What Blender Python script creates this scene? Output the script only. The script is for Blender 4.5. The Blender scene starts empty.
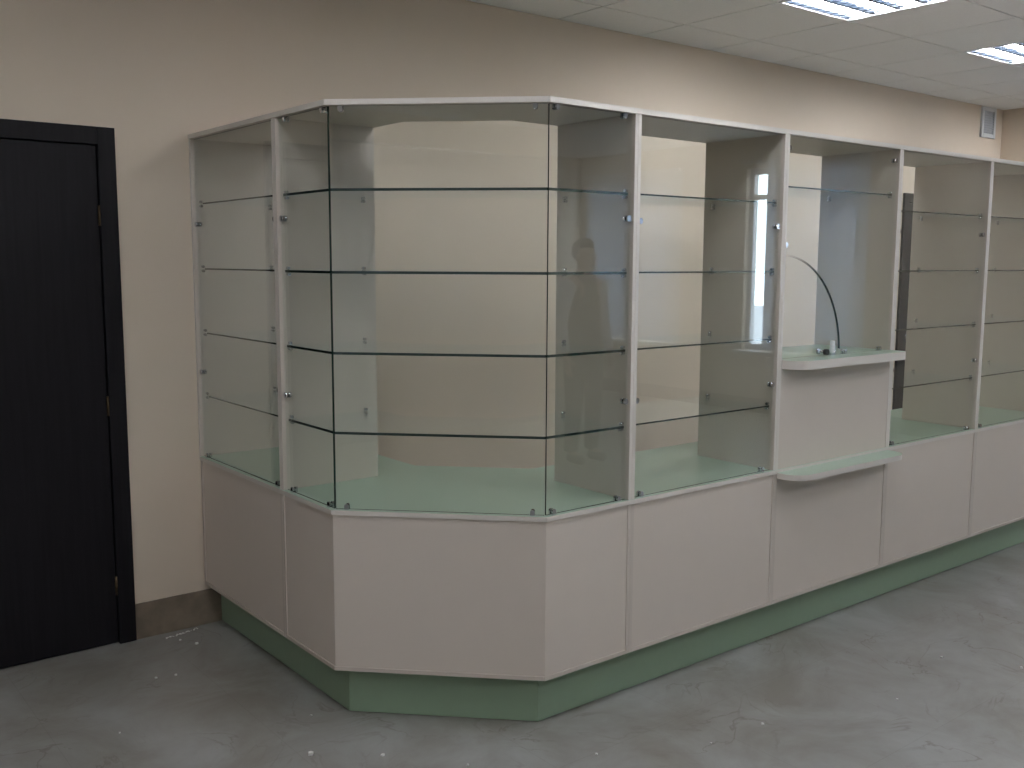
import bpy, bmesh, math, random
from mathutils import Vector, Matrix
random.seed(7)
C = bpy.context.scene.collection
SC = bpy.context.scene

# ------------------------------------------------------------------ materials
def new_mat(name):
    m = bpy.data.materials.new(name); m.use_nodes = True
    nt = m.node_tree; nt.nodes.clear()
    out = nt.nodes.new('ShaderNodeOutputMaterial')
    return m, nt, out

def N(nt, t, **kw):
    n = nt.nodes.new(t)
    for k, v in kw.items():
        setattr(n, k, v)
    return n

def principled(name, col, rough=.5, metal=0., spec=.5, noise=None, bump=None):
    """noise = (scale, other colour, low, high); bump = (scale, strength, distance)"""
    m, nt, out = new_mat(name)
    b = N(nt, 'ShaderNodeBsdfPrincipled')
    b.inputs['Base Color'].default_value = (*col, 1)
    b.inputs['Roughness'].default_value = rough
    b.inputs['Metallic'].default_value = metal
    b.inputs['Specular IOR Level'].default_value = spec
    nt.links.new(b.outputs[0], out.inputs[0])
    geo = N(nt, 'ShaderNodeNewGeometry')
    if noise:
        n = N(nt, 'ShaderNodeTexNoise'); n.inputs['Scale'].default_value = noise[0]
        n.inputs['Detail'].default_value = 4
        nt.links.new(geo.outputs['Position'], n.inputs['Vector'])
        r = N(nt, 'ShaderNodeMapRange')
        r.inputs['From Min'].default_value = noise[2]; r.inputs['From Max'].default_value = noise[3]
        nt.links.new(n.outputs[0], r.inputs[0])
        mx = N(nt, 'ShaderNodeMix', data_type='RGBA')
        mx.inputs['A'].default_value = (*col, 1); mx.inputs['B'].default_value = (*noise[1], 1)
        nt.links.new(r.outputs[0], mx.inputs['Factor'])
        nt.links.new(mx.outputs['Result'], b.inputs['Base Color'])
    if bump:
        n = N(nt, 'ShaderNodeTexNoise'); n.inputs['Scale'].default_value = bump[0]
        nt.links.new(geo.outputs['Position'], n.inputs['Vector'])
        bp = N(nt, 'ShaderNodeBump'); bp.inputs['Strength'].default_value = bump[1]
        bp.inputs['Distance'].default_value = bump[2]
        nt.links.new(n.outputs[0], bp.inputs['Height']); nt.links.new(bp.outputs[0], b.inputs['Normal'])
    return m

def glass_mat(name, tint, f0=.045):
    """thin sheet glass: straight-through tinted transparency under a Fresnel (Schlick) mirror"""
    m, nt, out = new_mat(name)
    geo = N(nt, 'ShaderNodeNewGeometry')
    dot = N(nt, 'ShaderNodeVectorMath', operation='DOT_PRODUCT')
    nt.links.new(geo.outputs['Normal'], dot.inputs[0]); nt.links.new(geo.outputs['Incoming'], dot.inputs[1])
    ab = N(nt, 'ShaderNodeMath', operation='ABSOLUTE'); nt.links.new(dot.outputs['Value'], ab.inputs[0])
    om = N(nt, 'ShaderNodeMath', operation='SUBTRACT'); om.inputs[0].default_value = 1
    nt.links.new(ab.outputs[0], om.inputs[1])
    pw = N(nt, 'ShaderNodeMath', operation='POWER'); pw.inputs[1].default_value = 5
    nt.links.new(om.outputs[0], pw.inputs[0])
    ml = N(nt, 'ShaderNodeMath', operation='MULTIPLY_ADD')
    ml.inputs[1].default_value = 1 - f0; ml.inputs[2].default_value = f0
    nt.links.new(pw.outputs[0], ml.inputs[0])
    tr = N(nt, 'ShaderNodeBsdfTransparent'); tr.inputs[0].default_value = (*tint, 1)
    gl = N(nt, 'ShaderNodeBsdfGlossy'); gl.inputs['Roughness'].default_value = 0.0
    gl.inputs[0].default_value = (.95, .98, 1, 1)
    mx = N(nt, 'ShaderNodeMixShader')
    nt.links.new(ml.outputs[0], mx.inputs[0]); nt.links.new(tr.outputs[0], mx.inputs[1]); nt.links.new(gl.outputs[0], mx.inputs[2])
    nt.links.new(mx.outputs[0], out.inputs[0])
    return m

def floor_mat():
    m, nt, out = new_mat('marbled_floor')
    geo = N(nt, 'ShaderNodeNewGeometry')
    b = N(nt, 'ShaderNodeBsdfPrincipled')
    n1 = N(nt, 'ShaderNodeTexNoise'); n1.inputs['Scale'].default_value = 2.4; n1.inputs['Detail'].default_value = 8
    n1.inputs['Distortion'].default_value = .5; n1.inputs['Roughness'].default_value = .62
    nt.links.new(geo.outputs['Position'], n1.inputs['Vector'])
    r1 = N(nt, 'ShaderNodeValToRGB')
    r1.color_ramp.elements[0].position = .35; r1.color_ramp.elements[0].color = (.245, .232, .205, 1)
    r1.color_ramp.elements[1].position = .68; r1.color_ramp.elements[1].color = (.365, .368, .36, 1)
    nt.links.new(n1.outputs[0], r1.inputs[0])
    # thin brownish veins
    n2 = N(nt, 'ShaderNodeTexNoise'); n2.inputs['Scale'].default_value = 2.3; n2.inputs['Detail'].default_value = 5
    n2.inputs['Distortion'].default_value = 2.2
    nt.links.new(geo.outputs['Position'], n2.inputs['Vector'])
    s = N(nt, 'ShaderNodeMath', operation='SUBTRACT'); s.inputs[1].default_value = .5
    a = N(nt, 'ShaderNodeMath', operation='ABSOLUTE')
    nt.links.new(n2.outputs[0], s.inputs[0]); nt.links.new(s.outputs[0], a.inputs[0])
    mr = N(nt, 'ShaderNodeMapRange'); mr.inputs['From Min'].default_value = 0; mr.inputs['From Max'].default_value = .016
    mr.inputs['To Min'].default_value = .55; mr.inputs['To Max'].default_value = 0
    nt.links.new(a.outputs[0], mr.inputs[0])
    n3 = N(nt, 'ShaderNodeTexNoise'); n3.inputs['Scale'].default_value = 3.1
    nt.links.new(geo.outputs['Position'], n3.inputs['Vector'])
    mr3 = N(nt, 'ShaderNodeMapRange'); mr3.inputs['From Min'].default_value = .45; mr3.inputs['From Max'].default_value = .65
    nt.links.new(n3.outputs[0], mr3.inputs[0])
    mm = N(nt, 'ShaderNodeMath', operation='MULTIPLY')
    nt.links.new(mr.outputs[0], mm.inputs[0]); nt.links.new(mr3.outputs[0], mm.inputs[1])
    mx = N(nt, 'ShaderNodeMix', data_type='RGBA')
    nt.links.new(mm.outputs[0], mx.inputs['Factor']); nt.links.new(r1.outputs[0], mx.inputs['A'])
    mx.inputs['B'].default_value = (.145, .12, .09, 1)
    # faint tile joints, 0.60 m
    br = N(nt, 'ShaderNodeTexBrick'); br.offset = 0.0
    br.inputs['Scale'].default_value = 1.0; br.inputs['Mortar Size'].default_value = .0016
    br.inputs['Brick Width'].default_value = .6; br.inputs['Row Height'].default_value = .6
    br.inputs['Color1'].default_value = (1, 1, 1, 1); br.inputs['Color2'].default_value = (.985, .985, .985, 1)
    br.inputs['Mortar'].default_value = (.90, .895, .885, 1)
    mp = N(nt, 'ShaderNodeMapping'); mp.inputs['Location'].default_value = (.21, .11, 0)
    nt.links.new(geo.outputs['Position'], mp.inputs['Vector']); nt.links.new(mp.outputs[0], br.inputs['Vector'])
    mu = N(nt, 'ShaderNodeMix', data_type='RGBA', blend_type='MULTIPLY'); mu.inputs['Factor'].default_value = 1
    nt.links.new(mx.outputs['Result'], mu.inputs['A']); nt.links.new(br.outputs['Color'], mu.inputs['B'])
    nt.links.new(mu.outputs['Result'], b.inputs['Base Color'])
    b.inputs['Roughness'].default_value = .38; b.inputs['Specular IOR Level'].default_value = .45
    nt.links.new(b.outputs[0], out.inputs[0])
    return m

def wood_mat(name, c1, c2):
    m, nt, out = new_mat(name)
    geo = N(nt, 'ShaderNodeNewGeometry')
    mp = N(nt, 'ShaderNodeMapping'); mp.inputs['Scale'].default_value = (60, 60, 2.2)
    n = N(nt, 'ShaderNodeTexNoise'); n.inputs['Scale'].default_value = 1.5; n.inputs['Detail'].default_value = 6
    nt.links.new(geo.outputs['Position'], mp.inputs['Vector']); nt.links.new(mp.outputs[0], n.inputs['Vector'])
    r = N(nt, 'ShaderNodeValToRGB')
    r.color_ramp.elements[0].position = .3; r.color_ramp.elements[0].color = (*c1, 1)
    r.color_ramp.elements[1].position = .7; r.color_ramp.elements[1].color = (*c2, 1)
    b = N(nt, 'ShaderNodeBsdfPrincipled')
    nt.links.new(n.outputs[0], r.inputs[0]); nt.links.new(r.outputs[0], b.inputs['Base Color'])
    b.inputs['Roughness'].default_value = .55
    b.inputs['Specular IOR Level'].default_value = .2
    nt.links.new(b.outputs[0], out.inputs[0])
    return m

def emit_mat(name, col, s):
    m, nt, out = new_mat(name)
    e = N(nt, 'ShaderNodeEmission'); e.inputs[0].default_value = (*col, 1); e.inputs[1].default_value = s
    nt.links.new(e.outputs[0], out.inputs[0])
    return m

def fabric_mat(name='blind_fabric', k=1.0):
    m, nt, out = new_mat(name)
    d = N(nt, 'ShaderNodeBsdfDiffuse'); d.inputs[0].default_value = (.72, .74, .76, 1)
    t = N(nt, 'ShaderNodeBsdfTranslucent'); t.inputs[0].default_value = (.52 * k, .56 * k, .62 * k, 1)
    mx = N(nt, 'ShaderNodeMixShader'); mx.inputs[0].default_value = .45
    nt.links.new(d.outputs[0], mx.inputs[1]); nt.links.new(t.outputs[0], mx.inputs[2]); nt.links.new(mx.outputs[0], out.inputs[0])
    return m

M = dict(
    wall=principled('cream_wall_paint', (.70, .60, .495), .85, spec=.2, noise=(2.0, (.68, .59, .49), .35, .7), bump=(160, .12, .002)),
    ceil=principled('ceiling_tile', (.86, .87, .86), .9, spec=.1, noise=(90, (.83, .84, .83), .45, .7), bump=(220, .2, .002)),
    grid=principled('ceiling_joint', (.28, .29, .285), .8),
    floor=floor_mat(),
    skirt=principled('skirting_tile', (.255, .205, .155), .5, noise=(9, (.175, .14, .105), .4, .65)),
    lam=principled('cream_laminate', (.62, .553, .495), .42, spec=.35, noise=(14, (.612, .546, .49), .4, .7)),
    edge=principled('white_edge_band', (.66, .62, .575), .4, spec=.4),
    seam=principled('panel_edge', (.56, .50, .45), .5),
    green=principled('mint_laminate', (.43, .545, .445), .3, spec=.45, noise=(30, (.42, .535, .44), .4, .7)),
    plinth=principled('green_plinth_laminate', (.255, .35, .25), .38, spec=.4, noise=(30, (.25, .34, .245), .4, .7)),
    foot=principled('black_plastic', (.015, .015, .015), .5),
    glass=glass_mat('sheet_glass', (.975, .990, .978)),
    shelfglass=glass_mat('shelf_glass', (.985, .995, .99), .04),
    gedge=principled('glass_cut_edge', (.010, .028, .022), .18, spec=.6),
    chrome=principled('chrome', (.62, .62, .66), .10, metal=1),
    dark=wood_mat('wenge_veneer', (.0065, .006, .008), (.0105, .0095, .0125)),
    hinge=principled('bronze_hinge', (.12, .085, .05), .4, metal=.8),
    white=principled('white_plastic', (.72, .74, .76), .45),
    grille=principled('grey_grille', (.45, .48, .53), .6),
    tube=emit_mat('fluorescent_tube', (.95, .965, 1.0), 52.0),
    refl=principled('lamp_reflector', (.016, .026, .042), .4, metal=.0),
    frame=principled('window_pvc', (.70, .72, .75), .4),
    blind=fabric_mat(), blind_dense=fabric_mat('dense_blind_fabric', .26),
    winglass=glass_mat('window_glass', (.96, .98, .97), .04),
    crumb=principled('white_plaster_crumb', (.85, .85, .83), .8),
    snow=principled('outdoor_ground', (.55, .57, .60), .9),
)

# ------------------------------------------------------------------ mesh helpers
class MB:
    def __init__(s):
        s.bm = bmesh.new(); s.mats = []
    def mi(s, k):
        if k not in s.mats: s.mats.append(k)
        return s.mats.index(k)
    def box(s, x0, x1, y0, y1, z0, z1, m, sides=None):
        """sides: dict axis-letter -> material for faces of that axis, e.g. {'z': 'green'}"""
        return s.prism([(x0, y0), (x1, y0), (x1, y1), (x0, y1)], z0, z1, m, m) if not sides else s._box(x0, x1, y0, y1, z0, z1, m, sides)
    def _box(s, x0, x1, y0, y1, z0, z1, m, sides):
        v = [s.bm.verts.new((x, y, z)) for z in (z0, z1) for x, y in ((x0, y0), (x1, y0), (x1, y1), (x0, y1))]
        F = [((0, 3, 2, 1), 'z'), ((4, 5, 6, 7), 'z'), ((0, 1, 5, 4), 'y'), ((2, 3, 7, 6), 'y'), ((1, 2, 6, 5), 'x'), ((3, 0, 4, 7), 'x')]
        for idx, ax in F:
            f = s.bm.faces.new([v[i] for i in idx]); f.material_index = s.mi(sides.get(ax, m))
    def prism(s, poly, z0, z1, mside, mtop, T=None):
        """extrude a CCW polygon along z; T maps the local point to the world"""
        A = sum(poly[i][0] * poly[(i + 1) % len(poly)][1] - poly[(i + 1) % len(poly)][0] * poly[i][1] for i in range(len(poly)))
        if A < 0: poly = poly[::-1]
        T = T or (lambda p: p)
        lo = [s.bm.verts.new(T((x, y, z0))) for x, y in poly]; hi = [s.bm.verts.new(T((x, y, z1))) for x, y in poly]
        n = len(poly)
        f = s.bm.faces.new(lo[::-1]); f.material_index = s.mi(mtop)
        f = s.bm.faces.new(hi); f.material_index = s.mi(mtop)
        for i in range(n):
            f = s.bm.faces.new([lo[i], lo[(i + 1) % n], hi[(i + 1) % n], hi[i]]); f.material_index = s.mi(mside)
    def cyl(s, p0, p1, r, m, seg=16, r1=None):
        p0, p1 = Vector(p0), Vector(p1); d = (p1 - p0)
        q = Vector((0, 0, 1)).rotation_difference(d).to_matrix()
        r1 = r if r1 is None else r1
        rings = []
        for P, R in ((p0, r), (p1, r1)):
            rings.append([s.bm.verts.new(P + q @ Vector((R * math.cos(2 * math.pi * k / seg), R * math.sin(2 * math.pi * k / seg), 0))) for k in range(seg)])
        f = s.bm.faces.new(rings[0][::-1]); f.material_index = s.mi(m)
        f = s.bm.faces.new(rings[1]); f.material_index = s.mi(m)
        for k in range(seg):
            f = s.bm.faces.new([rings[0][k], rings[0][(k + 1) % seg], rings[1][(k + 1) % seg], rings[1][k]]); f.material_index = s.mi(m); f.smooth = True
    def build(s, name, parent=None, bevel=0):
        org = Vector(parent['_org']) if parent is not None and '_org' in parent else Vector((0, 0, 0))
        bmesh.ops.recalc_face_normals(s.bm, faces=s.bm.faces)
        if org.length: bmesh.ops.translate(s.bm, verts=s.bm.verts, vec=-org)
        me = bpy.data.meshes.new(name); s.bm.to_mesh(me); s.bm.free()
        for k in s.mats: me.materials.append(M[k])
        o = bpy.data.objects.new(name, me); C.objects.link(o)
        if parent is not None:
            o.parent = parent; o['_org'] = tuple(org)
        if bevel:
            b = o.modifiers.new('bevel', 'BEVEL'); b.width = bevel; b.segments = 2; b.limit_method = 'ANGLE'
        return o

def thing(name, label, cat, loc, group=None, kind=None):
    o = bpy.data.objects.new(name, None); C.objects.link(o); o.empty_display_size = .1
    o.location = loc; o['_org'] = tuple(loc)
    if label: o['label'] = label
    if cat: o['category'] = cat
    if group: o['group'] = group
    if kind: o['kind'] = kind
    return o
def tag(o, label=None, cat=None, group=None, kind=None):
    for k, v in (('label', label), ('category', cat), ('group', group), ('kind', kind)):
        if v: o[k] = v
    return o
def children(o): return [c for c in bpy.data.objects if c.parent == o]
def copy_tree(o, delta, label=None, top=True, parent=None):
    c = o.copy(); C.objects.link(c)
    if parent: c.parent = parent
    if top:
        c.location = Vector(o.location) + Vector(delta)
        if label: c['label'] = label
    for ch in children(o): copy_tree(ch, delta, None, False, c)
    return c

# ------------------------------------------------------------------ measured layout (metres)
A = 1.186            # left face ends here (Y = -A), the chamfer starts
CX = .515            # chamfer ends at (CX, -B)
B = A + CX           # plane of the long front
S = .803             # division of the left face
W = .827; X1 = .911
XS = [X1 + W * k for k in range(5)]      # divisions of the long front
ZP = .183            # underside of base cabinets
ZG0, ZG = .734, .750 # worktop
ZT0, ZT = 2.085, 2.103
D = .40              # depth of the glass part
DB = .625            # depth of the worktop
TH = .0145           # board thickness
G = .0005
CEIL = 2.863
XR = 6.98            # right wall
XL, YF = -4.6, -8.6  # left wall, front wall
WL = (-6.6, -3.3)      # unseen window added in the left wall to brighten the glass
SH = [1.823, 1.554, 1.285, 1.015]        # top faces of the glass shelves
n45 = Vector((1, 1)).normalized()        # into the case from the chamfer (inward normal)

def off_corners(d):
    """corners of the case outline moved inward by d: end of left face, end of chamfer"""
    k = d * math.tan(math.radians(22.5))
    return (d, -A + k * 1.0), (CX + k, -B + d)

# ------------------------------------------------------------------ the room
m = MB(); m.box(XL, XR, YF, .2, -.10, 0, 'floor'); tag(m.build('floor'), kind='structure')
# back wall with two door openings
DZ = 2.103
D1 = (-1.27, -.302); D2 = (5.50, 6.42)
m = MB()
m.box(XL - .2, XR + .2, .2, .25, -.1, 3.1, 'wall'); m.box(XL - .2, D1[0], 0, .2, -.1, 3.1, 'wall'); m.box(D1[1], D2[0], 0, .2, -.1, 3.1, 'wall'); m.box(D2[1], XR + .2, 0, .2, -.1, 3.1, 'wall')
m.box(D1[0], D1[1], 0, .2, DZ, 3.1, 'wall'); m.box(D2[0], D2[1], 0, .2, DZ + .01, 3.1, 'wall')
tag(m.build('wall_back'), kind='structure')
m = MB(); m.box(XL - .2, XL, YF, WL[0], -.1, 3.1, 'wall'); m.box(XL - .2, XL, WL[1], 0, -.1, 3.1, 'wall'); m.box(XL - .2, XL, WL[0], WL[1], -.1, .8, 'wall'); m.box(XL - .2, XL, WL[0], WL[1], 2.4, 3.1, 'wall'); tag(m.build('wall_left'), kind='structure')
# front wall (behind the camera)
m = MB()
m.box(XL - .2, XR + .2, YF - .2, YF, -.1, 3.1, 'wall')
tag(m.build('wall_front'), kind='structure')
# right wall with two windows and one added to brighten the mirrored background
WR = [(-8.45, -6.95), (-6.02, -4.60), (-2.95, -1.35)]; WZ = (.66, 2.56)
m = MB()
m.box(XR, XR + .2, YF, 0, -.1, WZ[0], 'wall'); m.box(XR, XR + .2, YF, 0, WZ[1], 3.1, 'wall')
ys = [YF] + [v for w in WR for v in w] + [0]
for a, b in zip(ys[0::2], ys[1::2]): m.box(XR, XR + .2, a, b, WZ[0], WZ[1], 'wall')
tag(m.build('wall_right'), kind='structure')

# ceiling: 0.61 m tiles, cells of the lamps left open
P = .6085; X0 = 2.02; FIX = []
cells = []
ix0 = math.floor((XL - X0) / P); ix1 = math.ceil((XR - X0) / P)
y0 = -.345
fx = [(i, j) for i in (-8, -5, -2, 1, 4, 7) for j in ((4, 8) if i < 0 else (2, 6))]  # negative columns are unseen lamps added to brighten the dim left side
m = MB(); g = MB()
for i in range(ix0, ix1 + 1):
    for j in range(0, 16):
        xa, xb = X0 + i * P, X0 + (i + 1) * P
        yb = 0 if j == 0 else y0 - (j - 1) * P; ya = y0 - j * P
        cxa, cxb, cya = max(xa, XL), min(xb, XR), max(ya, YF)
        if cxb - cxa < .02 or yb - cya < .02: continue
        if (i, j) in fx and xa > XL and xb < XR and ya > YF:
            FIX.append(((xa + xb) / 2, (ya + yb) / 2)); continue
        e = .005
        m.box(cxa + e, cxb - e, cya + e, yb - e, CEIL, CEIL + .012, 'ceil')
        g.box(cxa, cxb, cya, yb, CEIL + .006, CEIL + .05, 'grid')
ceil = tag(m.build('ceiling'), kind='structure')
gr = g.build('ceiling_grid'); gr.parent = ceil

# lamps: 4 tubes along X behind a parabolic louvre
def make_lamp(x, y):
    t = thing('ceiling_light', '', 'ceiling light', (x, y, CEIL), group='square louvred ceiling lights in the tiled ceiling')
    h = P / 2 - .004; z = CEIL
    b = MB()
    b.box(x - h, x + h, y - h, y - h + .012, z - .003, z + .07, 'white'); b.box(x - h, x + h, y + h - .012, y + h, z - .003, z + .07, 'white')
    b.box(x - h, x - h + .012, y - h + .012, y + h - .012, z - .003, z + .07, 'white'); b.box(x + h - .012, x + h, y - h + .012, y + h - .012, z - .003, z + .07, 'white')
    b.box(x - h, x + h, y - h, y + h, z + .07, z + .078, 'refl')
    b.build('housing', t)
    k = (2 * h - .024) / 4
    b = MB()
    for q in range(5):      # long V-shaped reflectors
        yy = y - h + .012 + q * k
        w = .011
        b.prism([(-w if q else 0, 0), (w if q < 4 else 0, 0), (w * .2, .018), (-w * .2, .018)][::1] if q not in (0, 4) else ([(0, 0), (w, 0), (0, .018)] if q == 0 else [(-w, 0), (0, 0), (0, .018)]),
                x - h + .013, x + h - .013, 'refl', 'refl', T=lambda p, yy=yy: (p[2], yy + p[0], z + .052 - p[1] if False else z + .002 + p[1]))
    for q in range(1, 9):   # cross blades
        xx = x - h + q * 2 * h / 9
        for r in range(4):
            ya = y - h + .012 + r * k + .011
            b.box(xx - .0012, xx + .0012, ya, ya + k - .022, z - .004, z + .0015, 'refl')
    b.build('louvre', t)
    for q in range(4):
        yy = y - h + .012 + (q + .5) * k
        b = MB(); b.cyl((x - h + .02, yy, z + .015), (x + h - .02, yy, z + .015), .013, 'tube', 10); b.build('lamp_tube', t)
    return t
LAMP_LABELS = {}
base = None
FIX.sort(key=lambda p: (-p[1], abs(p[0] - 3)))
for x, y in FIX:
    if base is None: base = make_lamp(x, y); base['label'] = 'lit square ceiling light nearest the camera, cut by the top of the photo'; bx, by = x, y; continue
    lab = 'lit square ceiling light further right, at the right edge of the photo' if (abs(x - bx - 3 * P) < .1 and abs(y - by) < .1) else 'unseen lit square ceiling light outside the view, filling the room with light'
    copy_tree(base, (x - bx, y - by, 0), lab)

# skirting tiles on the back wall
m = MB()
for a, b in ((XL, D1[0] - .002), (D1[1] + .001, D2[0] - .09), (D2[1] + .09, XR)):
    x = a
    while x < b - .01:
        e = min(x + .598, b); m.box(x, e - .002, -.010, -.0002, 0, .152, 'skirt'); x += .6
tag(m.build('baseboard_back'), kind='structure')
m = MB(); m.box(XR - .010, XR - .0002, YF, -.011, 0, .152, 'skirt'); tag(m.build('baseboard_right'), kind='structure')
m = MB(); m.box(XL + .0002, XL + .010, YF, -.011, 0, .152, 'skirt'); tag(m.build('baseboard_left'), kind='structure')

def door(name, xa, xb, hinge_right=True, top=DZ):
    t = thing(name, '', '', ((xa + xb) / 2, 0, 0), kind='structure')
    cw = .068
    b = MB()
    # casing, proud of the wall, and jamb
    b.box(xb - cw, xb, -.018, .10, 0, top, 'dark'); b.box(xa, xa + cw, -.018, .10, 0, top, 'dark'); b.box(xa + cw, xb - cw, -.018, .10, top - cw, top, 'dark')
    b.build('door_frame', t, .002)
    b = MB(); b.box(xa + cw + .004, xb - cw - .004, -.006, .034, .006, top - cw - .004, 'dark'); b.build('door_leaf', t, .002)
    for z in (1.76, 1.0, .25):
        b = MB(); xh = xb - cw - .002 if hinge_right else xa + cw + .002
        b.cyl((xh, -.010, z - .04), (xh, -.010, z + .04), .006, 'hinge', 12); b.build('hinge', t)
    b = MB(); xh = xa + cw + .07
    b.cyl((xh, -.007, 1.02), (xh, -.013, 1.02), .026, 'chrome', 20); b.cyl((xh, -.013, 1.02), (xh, -.05, 1.02), .009, 'chrome', 12)
    b.cyl((xh - .004, -.05, 1.02), (xh + .12, -.05, 1.02), .009, 'chrome', 12)
    b.build('door_handle', t)
    return t
door('door_1', *D1)
door('door_2', *D2, top=DZ + .01)

# ventilation grille high on the back wall
t = thing('ventilation_grille', 'small white ventilation grille high on the back wall beside the room corner', 'vent', (6.72, 0, 2.62))
b = MB()
b.box(6.605, 6.64, -.018, -.0005, 2.615, 2.860, 'white'); b.box(6.805, 6.84, -.018, -.0005, 2.615, 2.860, 'white')
b.box(6.64, 6.805, -.018, -.0005, 2.615, 2.648, 'white'); b.box(6.64, 6.805, -.018, -.0005, 2.827, 2.860, 'white')
b.build('grille_frame', t, .003)
b = MB(); b.box(6.64, 6.805, -.006, -.001, 2.648, 2.827, 'grille')
for k in range(9):
    z = 2.656 + k * .0195
    b.box(6.64, 6.805, -.014, -.006, z, z + .006, 'grille')
b.build('louvre', t)

# windows
def window_right(idx, ya, yb, za, zb, gaps, XR=XR, sg=1, cloth='blind'):
    t = thing('window_%d' % idx, '', '', (XR + sg * .1, (ya + yb) / 2, za), kind='structure')
    f = .06; xa, xb = sorted((XR + sg * .06, XR + sg * .12))
    b = MB()
    b.box(xa, xb, ya, ya + f, za, zb, 'frame'); b.box(xa, xb, yb - f, yb, za, zb, 'frame')
    n = 3 if yb - ya > 1.5 else 2
    b.box(xa, xb, ya + f, yb - f, za, za + f, 'frame'); b.box(xa, xb, ya + f, yb - f, zb - f, zb, 'frame')
    zt = zb - .32
    b.box(xa, xb, ya + f, yb - f, zt, zt + .05, 'frame')
    for k in range(1, n):
        y = ya + (yb - ya) * k / n
        b.box(xa, xb, y - .03, y + .03, za + f, zt, 'frame'); b.box(xa, xb, y - .03, y + .03, zt + .05, zb - f, 'frame')
    b.build('window_frame', t)
    b = MB(); b.box(xa + .025, xa + .031, ya + f - .01, yb - f + .01, za + f - .01, zb - f + .01, 'winglass'); b.build('window_pane', t)
    b = MB(); b.box(*sorted((XR - sg * .12, XR + sg * .055)), ya - .04, yb + .04, za - .03, za - .001, 'frame') ; 
    o = b.build('window_sill', t)
    # vertical fabric slats
    y = ya + .02; k = 0
    while y < yb - .04:
        if not any(g0 < y + .05 < g1 for g0, g1 in gaps):
            b = MB(); a = math.radians(16)
            c, s_ = math.cos(a), math.sin(a); w = .055
            cx_, cy_ = XR - sg * .03, y + .05
            b.prism([(cx_ - w * s_ , cy_ - w * c), (cx_ - w * s_ + .001, cy_ - w * c), (cx_ + w * s_ + .001, cy_ + w * c), (cx_ + w * s_, cy_ + w * c)], za + .02, zb + .04, cloth, cloth)
            b.build('blind_slat', t)
        y += .095
    b = MB(); b.box(*sorted((XR - sg * .055, XR - sg * .005)), ya - .02, yb + .02, zb + .04, zb + .075, 'frame'); b.build('blind_rail', t)
window_right(1, *WR[1], *WZ, gaps=[(-5.96, -5.72)])
window_right(2, *WR[2], *WZ, gaps=[])
window_right(4, *WR[0], *WZ, gaps=[])  # unseen window added to brighten what the glass mirrors behind the person
window_right(3, WL[0], WL[1], .8, 2.4, [(-99, 99)], XR=XL, sg=-1)  # unseen left window added so the chamfer glass mirrors something bright
t = thing('added_curtain', 'unseen long white cloth added at the left wall to brighten the glass reflection', 'added_curtain', (XL + .12, sum(WL) / 2, 0))  # unseen cloth added to give the mirrored left wall an even glow
b = MB(); n = 200; pts = []
for k in range(n + 1):
    y = WL[0] - .35 + (WL[1] - WL[0] + .6) * k / n; pts.append((XL + .13 + .012 * math.sin(k * .55), y))
b.prism(pts + [(x + .002, y) for x, y in pts[::-1]], .03, 2.55, 'blind_dense', 'blind_dense'); b.build('added_curtain_cloth', t)
b = MB(); b.cyl((XL + .13, WL[0] - .4, 2.57), (XL + .13, WL[1] + .3, 2.57), .014, 'chrome', 12); b.build('added_curtain_rod', t)

# ------------------------------------------------------------------ continuous boards of the display counter
XE = XS[4]
def outline(o, d, xe, y_end=0.0, inner=None):
    """plan polygon: outer line pushed out by o, inner line at depth d"""
    (ax, ay), (bx_, by_) = off_corners(-o); (cx_, cy_), (dx_, dy_) = inner or off_corners(d)
    return [(ax, y_end), (ax, ay), (bx_, by_), (xe, by_), (xe, dy_), (dx_, dy_), (cx_, cy_), (cx_, y_end)]
m = MB(); m.prism(outline(.004, DB, XE, -.0108, ((DB, -.735), (DB + .345, -B + DB))), ZG0, ZG, 'edge', 'green')
tag(m.build('worktop'), 'long mint green worktop with a white edge under the glass cases, bent round the corner', 'worktop')
m = MB(); m.prism(outline(.003, D + .004, XE, -.0008), ZT0, ZT, 'edge', 'lam')
tag(m.build('top_board'), 'long white edged board across the tops of all the glass cases', 'board')
# plinth: hollow skirting boards set back under the base cabinets
m = MB()
def plinth_poly(i0, i1):
    (ax, ay), (bx_, by_) = off_corners(i0); (cx_, cy_), (dx_, dy_) = off_corners(i1)
    return [(ax, -.0115), (ax, ay), (bx_, by_), (XE, by_), (XE, dy_), (dx_, dy_), (cx_, cy_), (cx_, -.0115)]
m.prism(plinth_poly(.0717, .0717 + .018), .004, ZP - G, 'plinth', 'plinth')
pl = m.build('plinth'); tag(pl, 'green plinth running along the floor under the white base cabinets', 'plinth')
m = MB()
(ax, ay), (bx_, by_) = off_corners(.085)
for x, y in [(ax + .01, -.1), (ax + .01, -.75), (ax + .015, ay + .01), (bx_ + .01, by_ + .012)] + [(x_, by_ + .012) for x_ in XS]:
    m = MB(); m.cyl((x, y, 0), (x, y, .004), .014, 'foot', 14); m.build('levelling_foot', pl)

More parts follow.
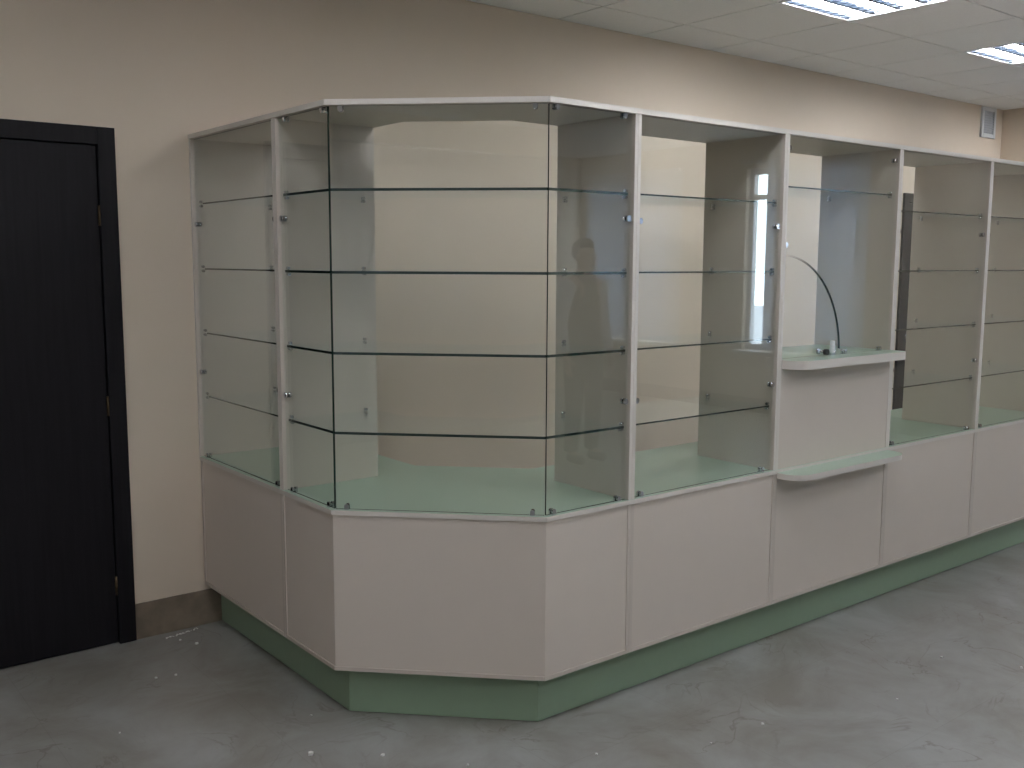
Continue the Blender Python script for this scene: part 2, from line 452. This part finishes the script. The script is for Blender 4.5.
# ------------------------------------------------------------------ base cabinets
def base_front(x0, x1, label, name='base_cabinet', group='cream base cabinets under the worktop'):
    """straight unit of the long front, x0..x1"""
    t = thing(name, label, 'cabinet', ((x0 + x1) / 2, -B, ZP), group)
    yb = -B + DB - .01; z0, z1 = ZP, ZG0 - G
    for xa in (x0 + G, x1 - G - TH):
        b = MB(); b.box(xa, xa + TH, -B, yb, z0, z1, 'lam', {'y': 'seam'}); b.build('side_panel', t)
    b = MB(); b.box(x0 + TH + 2 * G, x1 - TH - 2 * G, -B + .0035, -B + .0175, z0 + .014, z1, 'lam'); b.build('front_panel', t)
    b = MB(); b.box(x0 + TH + 2 * G, x1 - TH - 2 * G, -B - .0005, yb, z0, z0 + .0135, 'lam', {'y': 'seam'}); b.build('bottom_panel', t)
    b = MB(); b.box(x0 + TH + 2 * G, x1 - TH - 2 * G, yb - .014, yb, z0 + .014, z1, 'lam'); b.build('back_panel', t)
    return t
bc = base_front(XS[0], XS[1], 'cream base cabinet right of the corner, under the second case from the corner')
bc['label'] = 'cream base cabinet directly right of the angled corner cabinet'
labs = ['cream base cabinet behind and below the small rounded lower shelf',
        'cream base cabinet directly right of the one with the small rounded shelf',
        'cream base cabinet furthest right, running out of the photo']
for k, l in enumerate(labs): copy_tree(bc, (W * (k + 1), 0, 0), l)
# left face unit
t = thing('base_cabinet', 'short cream base cabinet against the back wall on the left side', 'cabinet', (0, -S / 2, ZP), 'cream base cabinets under the worktop')
z0, z1 = ZP, ZG0 - G
for ya in (-.0115 - TH, -S + G):
    b = MB(); b.box(0, DB - .01, ya, ya + TH, z0, z1, 'lam', {'x': 'seam'}); b.build('side_panel', t)
b = MB(); b.box(.0035, .0175, -S + TH + 2 * G, -.012 - TH, z0 + .014, z1, 'lam'); b.build('front_panel', t)
b = MB(); b.box(-.0005, DB - .01, -S + TH + 2 * G, -.012 - TH, z0, z0 + .0135, 'lam', {'x': 'seam'}); b.build('bottom_panel', t)
b = MB(); b.box(DB - .024, DB - .01, -S + TH + 2 * G, -.012 - TH, z0 + .014, z1, 'lam'); b.build('back_panel', t)
# corner unit
t = thing('corner_base_cabinet', 'five-sided cream corner base cabinet with a wide angled front panel', 'cabinet', (CX / 2, -(A + B) / 2, ZP), 'cream base cabinets under the worktop')
b = MB(); b.box(0, DB - .01, -S - G - TH, -S - G, z0, z1, 'lam', {'x': 'seam'}); b.build('side_panel', t)
b = MB(); b.box(X1 - G - TH, X1 - G, -B, -B + DB - .01, z0, z1, 'lam', {'y': 'seam'}); b.build('side_panel', t)
(ax, ay), (bx_, by_) = off_corners(.0035); (cx_, cy_), (dx_, dy_) = off_corners(.0175)
b = MB(); b.prism([(ax, -S - 2 * G - TH), (ax, ay), (cx_, cy_), (cx_, -S - 2 * G - TH)], z0 + .014, z1, 'lam', 'lam'); b.build('front_panel', t)
b = MB(); b.prism([(ax, ay), (bx_, by_), (dx_, dy_), (cx_, cy_)], z0 + .014, z1, 'lam', 'lam'); b.build('front_panel', t)
b = MB(); b.prism([(bx_, by_), (X1 - TH - 2 * G, by_), (X1 - TH - 2 * G, dy_), (dx_, dy_)], z0 + .014, z1, 'lam', 'lam'); b.build('front_panel', t)
(ax, ay), (bx_, by_) = off_corners(-.0005); (cx_, cy_), (dx_, dy_) = off_corners(DB - .012)
b = MB(); b.prism([(ax, -S - 2 * G - TH), (ax, ay), (bx_, by_), (X1 - TH - 2 * G, by_), (X1 - TH - 2 * G, dy_), (dx_, dy_), (cx_, cy_), (cx_, -S - 2 * G - TH)], z0, z0 + .0135, 'seam', 'lam'); b.build('bottom_panel', t)

# ------------------------------------------------------------------ glass cases
class Fr:
    """frame on a pane: o = origin on the floor line, u = along the pane, v = into the case"""
    def __init__(s, o, u, v): s.o, s.u, s.v = Vector(o), Vector(u), Vector(v)
    def P(s, a, d, z): return (s.o.x + s.u.x * a + s.v.x * d, s.o.y + s.u.y * a + s.v.y * d, z)
    def box(s, b, a0, a1, d0, d1, z0, z1, m):
        p = [s.P(a0, d0, 0)[:2], s.P(a1, d0, 0)[:2], s.P(a1, d1, 0)[:2], s.P(a0, d1, 0)[:2]]
        b.prism(p, z0, z1, m, m)
GI = .014; GT = .006      # glass inset and thickness
def pane(fr, a0, a1, z0, z1, parent, name='glass_pane', cut=''):
    b = MB()
    P0 = [fr.P(a, d, z) for d in (GI, GI + GT) for a, z in ((a0, z0), (a1, z0), (a1, z1), (a0, z1))]
    v = [b.bm.verts.new(p) for p in P0]
    for idx, mk in (((0, 1, 2, 3), 'glass'), ((4, 5, 6, 7), 'glass'), ((0, 1, 5, 4), 'gedge'), ((1, 2, 6, 5), 'gedge' if 'r' in cut else 'glass'), ((2, 3, 7, 6), 'gedge'), ((3, 0, 4, 7), 'gedge' if 'l' in cut else 'glass')):
        f = b.bm.faces.new([v[i] for i in idx]); f.material_index = b.mi(mk)
    return b.build(name, parent)
def clamp_v(fr, a, z, up, parent):
    """small D-shaped chrome clip standing on (up=1) or hanging from (up=-1) a board, gripping the glass"""
    b = MB()
    for d0, d1 in ((GI - .0075, GI - .0005), (GI + GT + .0005, GI + GT + .008)):
        pts = [(-.0075, 0), (.0075, 0), (.0075, .012)] + [(.0075 * math.cos(q * math.pi / 6), .012 + .0075 * math.sin(q * math.pi / 6)) for q in range(1, 6)] + [(-.0075, .012)]
        b.prism(pts, d0, d1, 'chrome', 'chrome', T=lambda p: fr.P(a + p[0], p[2], z + up * p[1]))
    return b.build('glass_clamp', parent)
def clamp_h(fr, a, z, side, parent):
    """round chrome clip on the glass held by a stub from the side panel (side = -1 panel at smaller a)"""
    b = MB()
    for d0, d1 in ((GI - .007, GI - .0003), (GI + GT + .0003, GI + GT + .010)):
        b.cyl(fr.P(a, d0, z), fr.P(a, d1, z), .0105, 'chrome', 18)
    fr.box(b, *sorted((a, a + side * .0115)), GI + GT + .0003, GI + GT + .009, z - .006, z + .006, 'chrome')
    return b.build('glass_clamp', parent)
def peg(parent, p, ax, L=.016):
    b = MB(); q = list(p); q[ax[0]] += ax[1] * L
    b.cyl(p, q, .0055, 'chrome', 12)
    q2 = list(p); q2[2] += .0075; q3 = list(q); q3[2] += .0075
    return b.build('shelf_support', parent)
def shelf(poly, ztop, th, parent, pegs):
    b = MB(); b.prism(poly, ztop - th, ztop, 'gedge', 'shelfglass')
    b.bm.normal_update()
    bmesh.ops.recalc_face_normals(b.bm, faces=b.bm.faces)
    for f in b.bm.faces:            # back and end edges use the clear shelf glass, front edges dark green
        if abs(f.normal.z) < .5 and (f.normal.x > .3 or f.normal.y > .3 or (f.normal.x < -.9 and (abs(f.normal.y) < .1) and f.calc_center_median().x > .1) or f.normal.y < -.9 and f.calc_center_median().y > -1.2):
            f.material_index = b.mi('shelfglass')
    o = b.build('glass_shelf', parent)
    for p, ax in pegs:
        b = MB(); q = Vector(p); d = Vector((0, 0, 0)); d[ax[0]] = ax[1] * .017
        z = ztop - th - .0058
        b.cyl((q.x, q.y, z), (q.x + d.x, q.y + d.y, z), .0055, 'chrome', 12)
        b.cyl((q.x + d.x * .65, q.y + d.y * .65, ztop - th - .0002 ), (q.x + d.x * .65, q.y + d.y * .65, ztop + .0 - th), .004, 'chrome', 10)
        b.cyl((q.x, q.y, ztop + .006), (q.x + d.x * .8, q.y + d.y * .8, ztop + .006), .0055, 'chrome', 12)
        b.build('shelf_support', o)
    return o

FF = Fr((0, -B, 0), (1, 0, 0), (0, 1, 0))          # long front
FL = Fr((0, 0, 0), (0, -1, 0), (1, 0, 0))          # left face
ch = Vector((CX, -CX, 0)).normalized()
FC = Fr((0, -A, 0), ch, (n45.x, n45.y, 0))         # chamfer
LC = CX * math.sqrt(2)
ZA, ZB = ZG + .0003, ZT0 - .0003

def shelf_pegs(x0, x1):
    return [((x0, -B + .035, 0), (0, 1)), ((x0, -B + .345, 0), (0, 1)), ((x1, -B + .035, 0), (0, -1)), ((x1, -B + .345, 0), (0, -1))]
def glass_case(x0, x1, label):
    t = thing('glass_display_case', label, 'display case', ((x0 + x1) / 2, -B, ZG), 'glass fronted display cases on the worktop')
    for xa in (x0 + G, x1 - G - TH):
        b = MB(); b.box(xa, xa + TH, -B, -B + D, ZA, ZB, 'lam', {'y': 'edge'}); b.build('side_panel', t)
    i0, i1 = x0 + TH + 2 * G, x1 - TH - 2 * G
    pane(FF, i0 + .001, i1 - .001, ZA + .001, ZB - .001, t)
    for z in SH:
        shelf([(i0 + .006, -B + .026), (i1 - .006, -B + .026), (i1 - .006, -B + D - .01), (i0 + .006, -B + D - .01)], z, .006, t, shelf_pegs(i0 + .0003, i1 - .0003))
    for a in (i0 + .045, i1 - .055): clamp_v(FF, a, ZA, 1, t)
    for z in (1.728, 1.101):
        clamp_h(FF, i0 + .012, z, -1, t); clamp_h(FF, i1 - .012, z, 1, t)
    return t
gc = glass_case(XS[0], XS[1], 'tall glass case with four shelves directly right of the corner case')
copy_tree(gc, (2 * W, 0, 0), 'tall glass case directly right of the service hatch, dark door seen through it')
copy_tree(gc, (3 * W, 0, 0), 'tall glass case cut off by the right edge of the photo')

# left face case
t = thing('glass_display_case', 'glass case against the back wall, leftmost, beside the dark door', 'display case', (0, -S / 2, ZG), 'glass fronted display cases on the worktop')
for ya in (-.001 - TH, -S + G):
    b = MB(); b.box(0, D, ya, ya + TH, ZA, ZB, 'lam', {'x': 'edge'}); b.build('side_panel', t)
i0, i1 = .0015 + TH, S - TH - 2 * G
pane(FL, i0 + .001, i1 - .001, ZA + .001, ZB - .001, t)
for z in SH:
    shelf([(.026, -i0 - .05), (D - .01, -i0 - .05), (D - .01, -i1 + .006), (.026, -i1 + .006)], z, .006, t,
          [((.035, -i0 - .0003, 0), (1, -1)), ((.345, -i0 - .0003, 0), (1, -1)), ((.035, -i1 + .0003, 0), (1, 1)), ((.345, -i1 + .0003, 0), (1, 1))])
for a in (i0 + .045, i1 - .045): clamp_v(FL, a, ZA, 1, t)
for z in (1.735, 1.115): clamp_h(FL, i0 + .012, z, -1, t); clamp_h(FL, i1 - .012, z, 1, t)

# corner case
t = thing('corner_display_case', 'five-sided glass corner case with bent shelves and frameless glass corners', 'display case', (CX / 2, -(A + B) / 2, ZG), 'glass fronted display cases on the worktop')
b = MB(); b.box(0, D, -S - G - TH, -S - G, ZA, ZB, 'lam', {'x': 'edge'}); b.build('side_panel', t)
b = MB(); b.box(X1 - G - TH, X1 - G, -B, -B + D, ZA, ZB, 'lam', {'y': 'edge'}); b.build('side_panel', t)
kk = math.tan(math.radians(22.5))
s0 = S + TH + 2 * G
e_ = (GI + GT) * kk
pane(FL, s0 + .001, A - e_ - .0015, ZA + .001, ZB - .001, t, cut='r')
pane(FC, e_ + .001, LC - e_ - .001, ZA + .001, ZB - .001, t, cut='lr')
pane(FF, CX + e_ + .0015, X1 - TH - 2 * G - .001, ZA + .001, ZB - .001, t, cut='l')
yA, xB = -s0 - .006, X1 - TH - 2 * G - .006
(ax, ay), (bx_, by_) = off_corners(GI + GT + .003); (cx_, cy_), (dx_, dy_) = off_corners(D - .01)
for z in SH:
    o = shelf([(ax, yA), (ax, ay), (bx_, by_), (xB, by_), (xB, dy_), (dx_, dy_), (cx_, cy_), (cx_, yA)], z, .009, t,
              [((.035, yA + .0057, 0), (1, -1)), ((.345, yA + .0057, 0), (1, -1)), ((xB + .0057, -B + .035, 0), (0, -1)), ((xB + .0057, -B + .345, 0), (0, -1))])
for a in (s0 + .05, A - .04):
    clamp_v(FL, a, ZA, 1, t); clamp_v(FL, a, ZB, -1, t)
for a in (.048, LC - .048):
    clamp_v(FC, a, ZA, 1, t); clamp_v(FC, a, ZB, -1, t)
for a in (CX + .04, X1 - TH - .04):
    clamp_v(FF, a, ZA, 1, t); clamp_v(FF, a, ZB, -1, t)
for z in (1.735, 1.103):
    clamp_h(FL, s0 + .012, z, -1, t); clamp_h(FF, X1 - TH - .013, z, 1, t)

# service unit: solid lower panel, counter, glass with a quarter-round hatch
x0, x1 = XS[1], XS[2]
i0, i1 = x0 + TH + 2 * G, x1 - TH - 2 * G
ZC0, ZC = 1.163, 1.198
t = thing('service_display_case', 'service unit with a quarter-round glass hatch, a solid cream panel below and two small counters', 'display case', ((x0 + x1) / 2, -B, ZG), 'glass fronted display cases on the worktop')
for xa in (x0 + G, x1 - G - TH):
    b = MB(); b.box(xa, xa + TH, -B, -B + D, ZA, ZB, 'lam', {'y': 'edge'}); b.build('side_panel', t)
b = MB(); b.box(i0, i1, -B + .0015, -B + .0165, ZA, ZC0 - G, 'lam'); b.build('front_panel', t)
def round_board(xa, xb, yf, yb, r, r2, z0, z1, name, parent):
    pts = [(xa, yb), (xa, yf + r)] + [(xa + r - r * math.cos(q * math.pi / 16), yf + r - r * math.sin(q * math.pi / 16)) for q in range(1, 8)] + [(xa + r, yf)]
    pts += [(xb - r2, yf)] + [(xb - r2 + r2 * math.sin(q * math.pi / 16), yf + r2 - r2 * math.cos(q * math.pi / 16)) for q in range(1, 8)] + [(xb, yf + r2), (xb, yb)]
    b = MB(); b.prism(pts, z0, z1, 'edge', 'green'); return b.build(name, parent)
round_board(i0 + .0005, i1 - .0005, -B - .090, -B + D - .02, .085, .035, ZC0, ZC, 'counter', t)
round_board(x0 + .004, x1 - .006, -B - .11, -B - .0045, .085, .075, .716, .739, 'lower_counter', t)
# big pane with the quarter-round cut-out, and the hatch glass in it
R = .418; oz = ZC + .0006
def arc(r, n=28): return [(i0 + .001 + r * math.cos(q * math.pi / 2 / n), oz + r * math.sin(q * math.pi / 2 / n)) for q in range(n + 1)]
def xz_plate(pts, y0_, y1_, name, parent):
    b = MB(); b.prism(pts, y0_, y1_, 'gedge', 'glass', T=lambda p: (p[0], p[2], p[1])); b.bm.normal_update()
    for f in b.bm.faces:
        if abs(f.normal.x) > .999: f.material_index = b.mi('glass')
    return b.build(name, parent)
ztop = ZB - .001
outer = arc(R + .0025)
xz_plate([(i1 - .001, oz), (i1 - .001, ztop), (i0 + .001, ztop)] + outer[::-1], -B + GI, -B + GI + GT, 'glass_pane', t)
h = xz_plate([(i0 + .003, oz + .002)] + [(x, z + .002) for x, z in arc(R - .004)], -B + GI, -B + GI + GT, 'hatch_pane', t)
b = MB(); b.cyl((2.034, -B - .022, ZC + .019), (2.034, -B - .006, ZC + .019), .012, 'foot', 18); b.cyl((2.034, -B - .006, ZC + .019), (2.034, -B + .0135, ZC + .019), .006, 'chrome', 12)
b.cyl((2.034, -B + .0205, ZC + .019), (2.034, -B + .028, ZC + .019), .012, 'chrome', 18); b.build('hatch_knob', h)
b = MB(); b.box(2.094, 2.126, -B - .000, -B + .0135, ZC + .0003, ZC + .018, 'chrome'); b.box(2.094, 2.126, -B + .0205, -B + .028, ZC + .0003, ZC + .018, 'chrome')
b.cyl((2.104, -B + .004, ZC + .012), (2.104, -B + .004, ZC + .062), .012, 'white', 18, .010); b.build('hatch_hinge', h, .001)
for a in (2.21, 2.483): clamp_v(FF, a, ZC + .0003, 1, t)
clamp_h(FF, i0 + .012, 2.036, -1, t); clamp_h(FF, i1 - .012, 2.036, 1, t); clamp_h(FF, i0 + .012, 1.657, -1, t)
shelf([(i0 + .006, -B + .026), (i1 - .006, -B + .026), (i1 - .006, -B + D - .01), (i0 + .006, -B + D - .01)], 1.890, .006, t, shelf_pegs(i0 + .0003, i1 - .0003))


# ------------------------------------------------------------------ a visitor behind the camera, seen mirrored in the glass
M['skin'] = principled('skin', (.55, .36, .27), .55); M['hair'] = principled('dark_brown_hair', (.035, .022, .015), .6)
M['jacket'] = principled('olive_jacket', (.11, .10, .07), .85); M['shirt'] = principled('white_sleeve_cloth', (.72, .74, .78), .8)
M['trousers'] = principled('dark_trousers', (.03, .032, .045), .85); M['shoe'] = principled('black_shoe', (.012, .012, .012), .5)
M['eye'] = principled('eye', (.02, .015, .012), .2); M['lips'] = principled('lips', (.40, .17, .14), .5)
PX, PY = 3.74, -5.0
person = thing('person', 'person in an olive vest with white sleeves, faintly mirrored in the glass', 'person', (PX, PY, 0))
def skinned(name, verts, edges, mat, root=0, lev=2):
    me = bpy.data.meshes.new(name)
    me.from_pydata([v[0] for v in verts], edges, []); me.materials.append(M[mat])
    o = bpy.data.objects.new(name, me); C.objects.link(o); o.parent = person
    md = o.modifiers.new('skin', 'SKIN'); md.use_smooth_shade = True
    sv = me.skin_vertices[0].data if me.skin_vertices else None
    if sv is None:
        bm = bmesh.new(); bm.from_mesh(me); bm.verts.layers.skin.verify(); bm.to_mesh(me); bm.free(); sv = me.skin_vertices[0].data
    for k, v in enumerate(verts):
        rr = v[1]; sv[k].radius = (rr, rr) if not isinstance(rr, tuple) else rr
        sv[k].use_root = (k == root)
    ss = o.modifiers.new('sub', 'SUBSURF'); ss.levels = lev; ss.render_levels = lev
    return o
# body: pelvis, spine, neck, head, arms, legs and five fingers on each hand, facing +Y (towards the counter)
V = []; E = []
def add(p, r_, frm=None):
    V.append((p, r_)); k = len(V) - 1
    if frm is not None: E.append((frm, k))
    return k
pel = add((0, 0, .95), (.13, .10)); wa = add((0, 0, 1.10), (.12, .09), pel); chs = add((0, .01, 1.28), (.14, .10), wa); nb = add((0, -.005, 1.43), (.085, .070), chs)
nk = add((0, -.002, 1.495), .056, nb); hd0 = add((0, .026, 1.56), (.060, .074), nk); hd1 = add((0, .014, 1.635), (.082, .100), hd0); hd2 = add((0, .004, 1.70), (.070, .086), hd1)
for sx in (-1, 1):
    sh_ = add((sx * .165, -.005, 1.405), .060, nb); el = add((sx * .225, -.02, 1.12), .040, sh_); wr = add((sx * .235, .05, .89), .026, el)
    pm = add((sx * .235, .075, .81), (.020, .036), wr)
    for q in range(4):
        f1 = add((sx * .233, .050 + q * .019, .765 - (.006 if q in (0, 3) else 0)), .0085, pm); f2 = add((sx * .228, .054 + q * .019, .73), .008, f1); add((sx * .216, .056 + q * .018, .705 + (.012 if q == 0 else 0)), .0065, f2)
    t1 = add((sx * .225, .112, .83), .010, pm); add((sx * .215, .128, .795), .008, t1)
    hp_ = add((sx * .095, 0, .88), .085, pel); kn = add((sx * .105, .015, .49), .056, hp_); an = add((sx * .11, -.01, .09), .037, kn); add((sx * .12, .13, .035), .032, an)
body = skinned('body', V, E, 'skin')
# clothes
skinned('vest', [((0, 0, .83), (.175, .14)), ((0, 0, .86), (.175, .14)), ((0, 0, 1.08), (.155, .12)), ((0, .01, 1.28), (.18, .13)), ((0, -.005, 1.41), (.15, .105)), ((-.145, -.005, 1.405), .095), ((.145, -.005, 1.405), .095), ((0, -.004, 1.475), (.09, .08)), ((0, -.004, 1.50), (.072, .068))], [(0, 1), (1, 2), (2, 3), (3, 4), (4, 5), (4, 6), (4, 7), (7, 8)], 'jacket')
for sx in (-1, 1):
    skinned('sleeve', [((sx * .13, -.005, 1.42), .075), ((sx * .17, -.005, 1.395), .076), ((sx * .20, -.012, 1.26), .062), ((sx * .226, -.02, 1.12), .055), ((sx * .232, .012, 1.01), .050), ((sx * .235, .045, .905), .042), ((sx * .235, .05, .89), .040)], [(0, 1), (1, 2), (2, 3), (3, 4), (4, 5), (5, 6)], 'shirt')
skinned('trousers', [((0, 0, .93), (.160, .125)), ((0, 0, 1.02), (.150, .12)), ((-.095, 0, .80), .098), ((-.105, .015, .49), .072), ((-.11, -.01, .11), .060), ((.095, 0, .80), .098), ((.105, .015, .49), .072), ((.11, -.01, .11), .060), ((-.11, -.01, .085), .060), ((.11, -.01, .085), .060)], [(0, 1), (0, 2), (2, 3), (3, 4), (0, 5), (5, 6), (6, 7), (4, 8), (7, 9)], 'trousers')
for sx in (-1, 1): skinned('shoe', [((sx * .11, -.035, .052), .048), ((sx * .115, .06, .045), .045), ((sx * .12, .15, .038), .036)], [(0, 1), (1, 2)], 'shoe')
def blob(name, c, rad, mat, cut=None):
    bm = bmesh.new(); bmesh.ops.create_uvsphere(bm, u_segments=24, v_segments=16, radius=1)
    if cut:
        bmesh.ops.delete(bm, geom=[v for v in bm.verts if cut(v.co)], context='VERTS')
    for v in bm.verts: v.co = Vector((c[0] + v.co.x * rad[0], c[1] + v.co.y * rad[1], c[2] + v.co.z * rad[2]))
    for f in bm.faces: f.smooth = True
    me = bpy.data.meshes.new(name); bm.to_mesh(me); bm.free(); me.materials.append(M[mat])
    o = bpy.data.objects.new(name, me); C.objects.link(o); o.parent = person; return o
h = blob('hair', (0, -.006, 1.672), (.090, .108, .100), 'hair', cut=lambda v: v.y > .45 and v.z < .45 or v.z < -.75)
sd = h.modifiers.new('solid', 'SOLIDIFY'); sd.thickness = .012
for sx in (-1, 1):
    blob('eye', (sx * .030, .100, 1.640), (.011, .006, .007), 'eye'); blob('ear', (sx * .080, .008, 1.625), (.010, .018, .030), 'skin')
blob('nose', (0, .108, 1.607), (.012, .020, .024), 'skin'); blob('mouth', (0, .096, 1.570), (.022, .008, .007), 'lips')
person.location.z = .0; person.scale = (1.0, 1.0, 1.0)

# white crumbs of plaster left on the floor
m = MB()
def crumb(x, y, r, z=0):
    a = random.uniform(0, 6.28); n = 5
    pts = [(x + r * random.uniform(.6, 1.3) * math.cos(a + k * 6.28 / n), y + r * random.uniform(.6, 1.3) * math.sin(a + k * 6.28 / n)) for k in range(n)]
    m.prism(pts, z + .0002, z + r * .9, 'crumb', 'crumb')
CR = []
for x, y, r in CRUMBS if 'CRUMBS' in globals() else []: crumb(x, y, r)
spots = [(-.16, -.13, .006), (-.12, -.21, .007), (-.30, -.47, .006), (-.37, -.45, .006), (-.95, -1.30, .008), (-.62, -.82, .004), (.0, -1.5, .006), (.18, -1.72, .005), (-.05, -1.1, .004),
         (-.18, -1.35, .010), (-.9, -1.55, .005), (.1, -2.0, .006), (.55, -1.92, .005), (.5, -2.1, .004), (.9, -2.1, .004), (1.15, -2.12, .005), (1.7, -2.3, .004), (2.2, -2.2, .006), (2.35, -2.45, .006), (.25, -2.3, .005), (.4, -2.45, .006)]
for s_ in spots: crumb(*s_)
for k in range(26):
    q = k / 25; crumb(-.20 + .15 * q + random.uniform(-.004, .004), -.075 + .035 * q + random.uniform(-.008, .008), random.uniform(.0015, .005))
tag(m.build('plaster_crumbs'), 'scattered white plaster crumbs lying on the grey marbled floor', 'debris', kind='stuff')

# ------------------------------------------------------------------ outdoors
m = MB(); m.box(XR + .3, XR + 40, -40, 30, -1.2, -1.0, 'snow'); tag(m.build('outdoor_slab_1'), kind='structure')  # unseen ground slab outside the right-hand windows
w = bpy.data.worlds.new('world'); SC.world = w; w.use_nodes = True
bg = w.node_tree.nodes['Background']; bg.inputs[0].default_value = (.79, .88, 1.0, 1); bg.inputs[1].default_value = 15.5
def portal(x, y, z, sx, sy, rot):
    l = bpy.data.lights.new('daylight_portal', 'AREA'); l.shape = 'RECTANGLE'; l.size = sx; l.size_y = sy; l.cycles.is_portal = True
    o = bpy.data.objects.new('daylight_portal', l); C.objects.link(o); o.location = (x, y, z); o.rotation_euler = rot
for a, b_ in WR: portal(XR + .19, (a + b_) / 2, sum(WZ) / 2, WZ[1] - WZ[0], b_ - a, (0, math.pi / 2, 0))
portal(XL - .19, sum(WL) / 2, 1.6, 1.6, WL[1] - WL[0], (0, -math.pi / 2, 0))

for o in bpy.data.objects:
    if '_org' in o: del o['_org']

# ------------------------------------------------------------------ camera
cam = bpy.data.cameras.new('camera'); co = bpy.data.objects.new('camera', cam); C.objects.link(co)
yaw, pit, rol, F = -0.6726386414682484, -0.12312519395879556, 0.004220779732596687, 993.28
fwd = Vector((-math.sin(yaw) * math.cos(pit), math.cos(yaw) * math.cos(pit), math.sin(pit)))
rt = Vector((math.cos(yaw), math.sin(yaw), 0)); up = rt.cross(fwd)
r2 = rt * math.cos(rol) + up * math.sin(rol); u2 = -rt * math.sin(rol) + up * math.cos(rol)
R_ = Matrix((r2, u2, -fwd)).transposed()
co.matrix_world = Matrix.Translation((-1.5712, -4.13391, 1.58877)) @ R_.to_4x4()
cam.sensor_width = 36; cam.lens = F / 1024 * 36; cam.clip_start = .05
SC.camera = co

SC.view_settings.view_transform = 'Standard'; SC.view_settings.look = 'None'
SC.view_settings.gamma = 1; SC.view_settings.use_curve_mapping = False
SC.view_settings.exposure = 0.27
cy = SC.cycles
cy.transparent_max_bounces = 40; cy.max_bounces = 10; cy.diffuse_bounces = 5; cy.glossy_bounces = 5
cy.use_denoising = True; cy.sample_clamp_indirect = 6; cy.caustics_reflective = False; cy.caustics_refractive = False
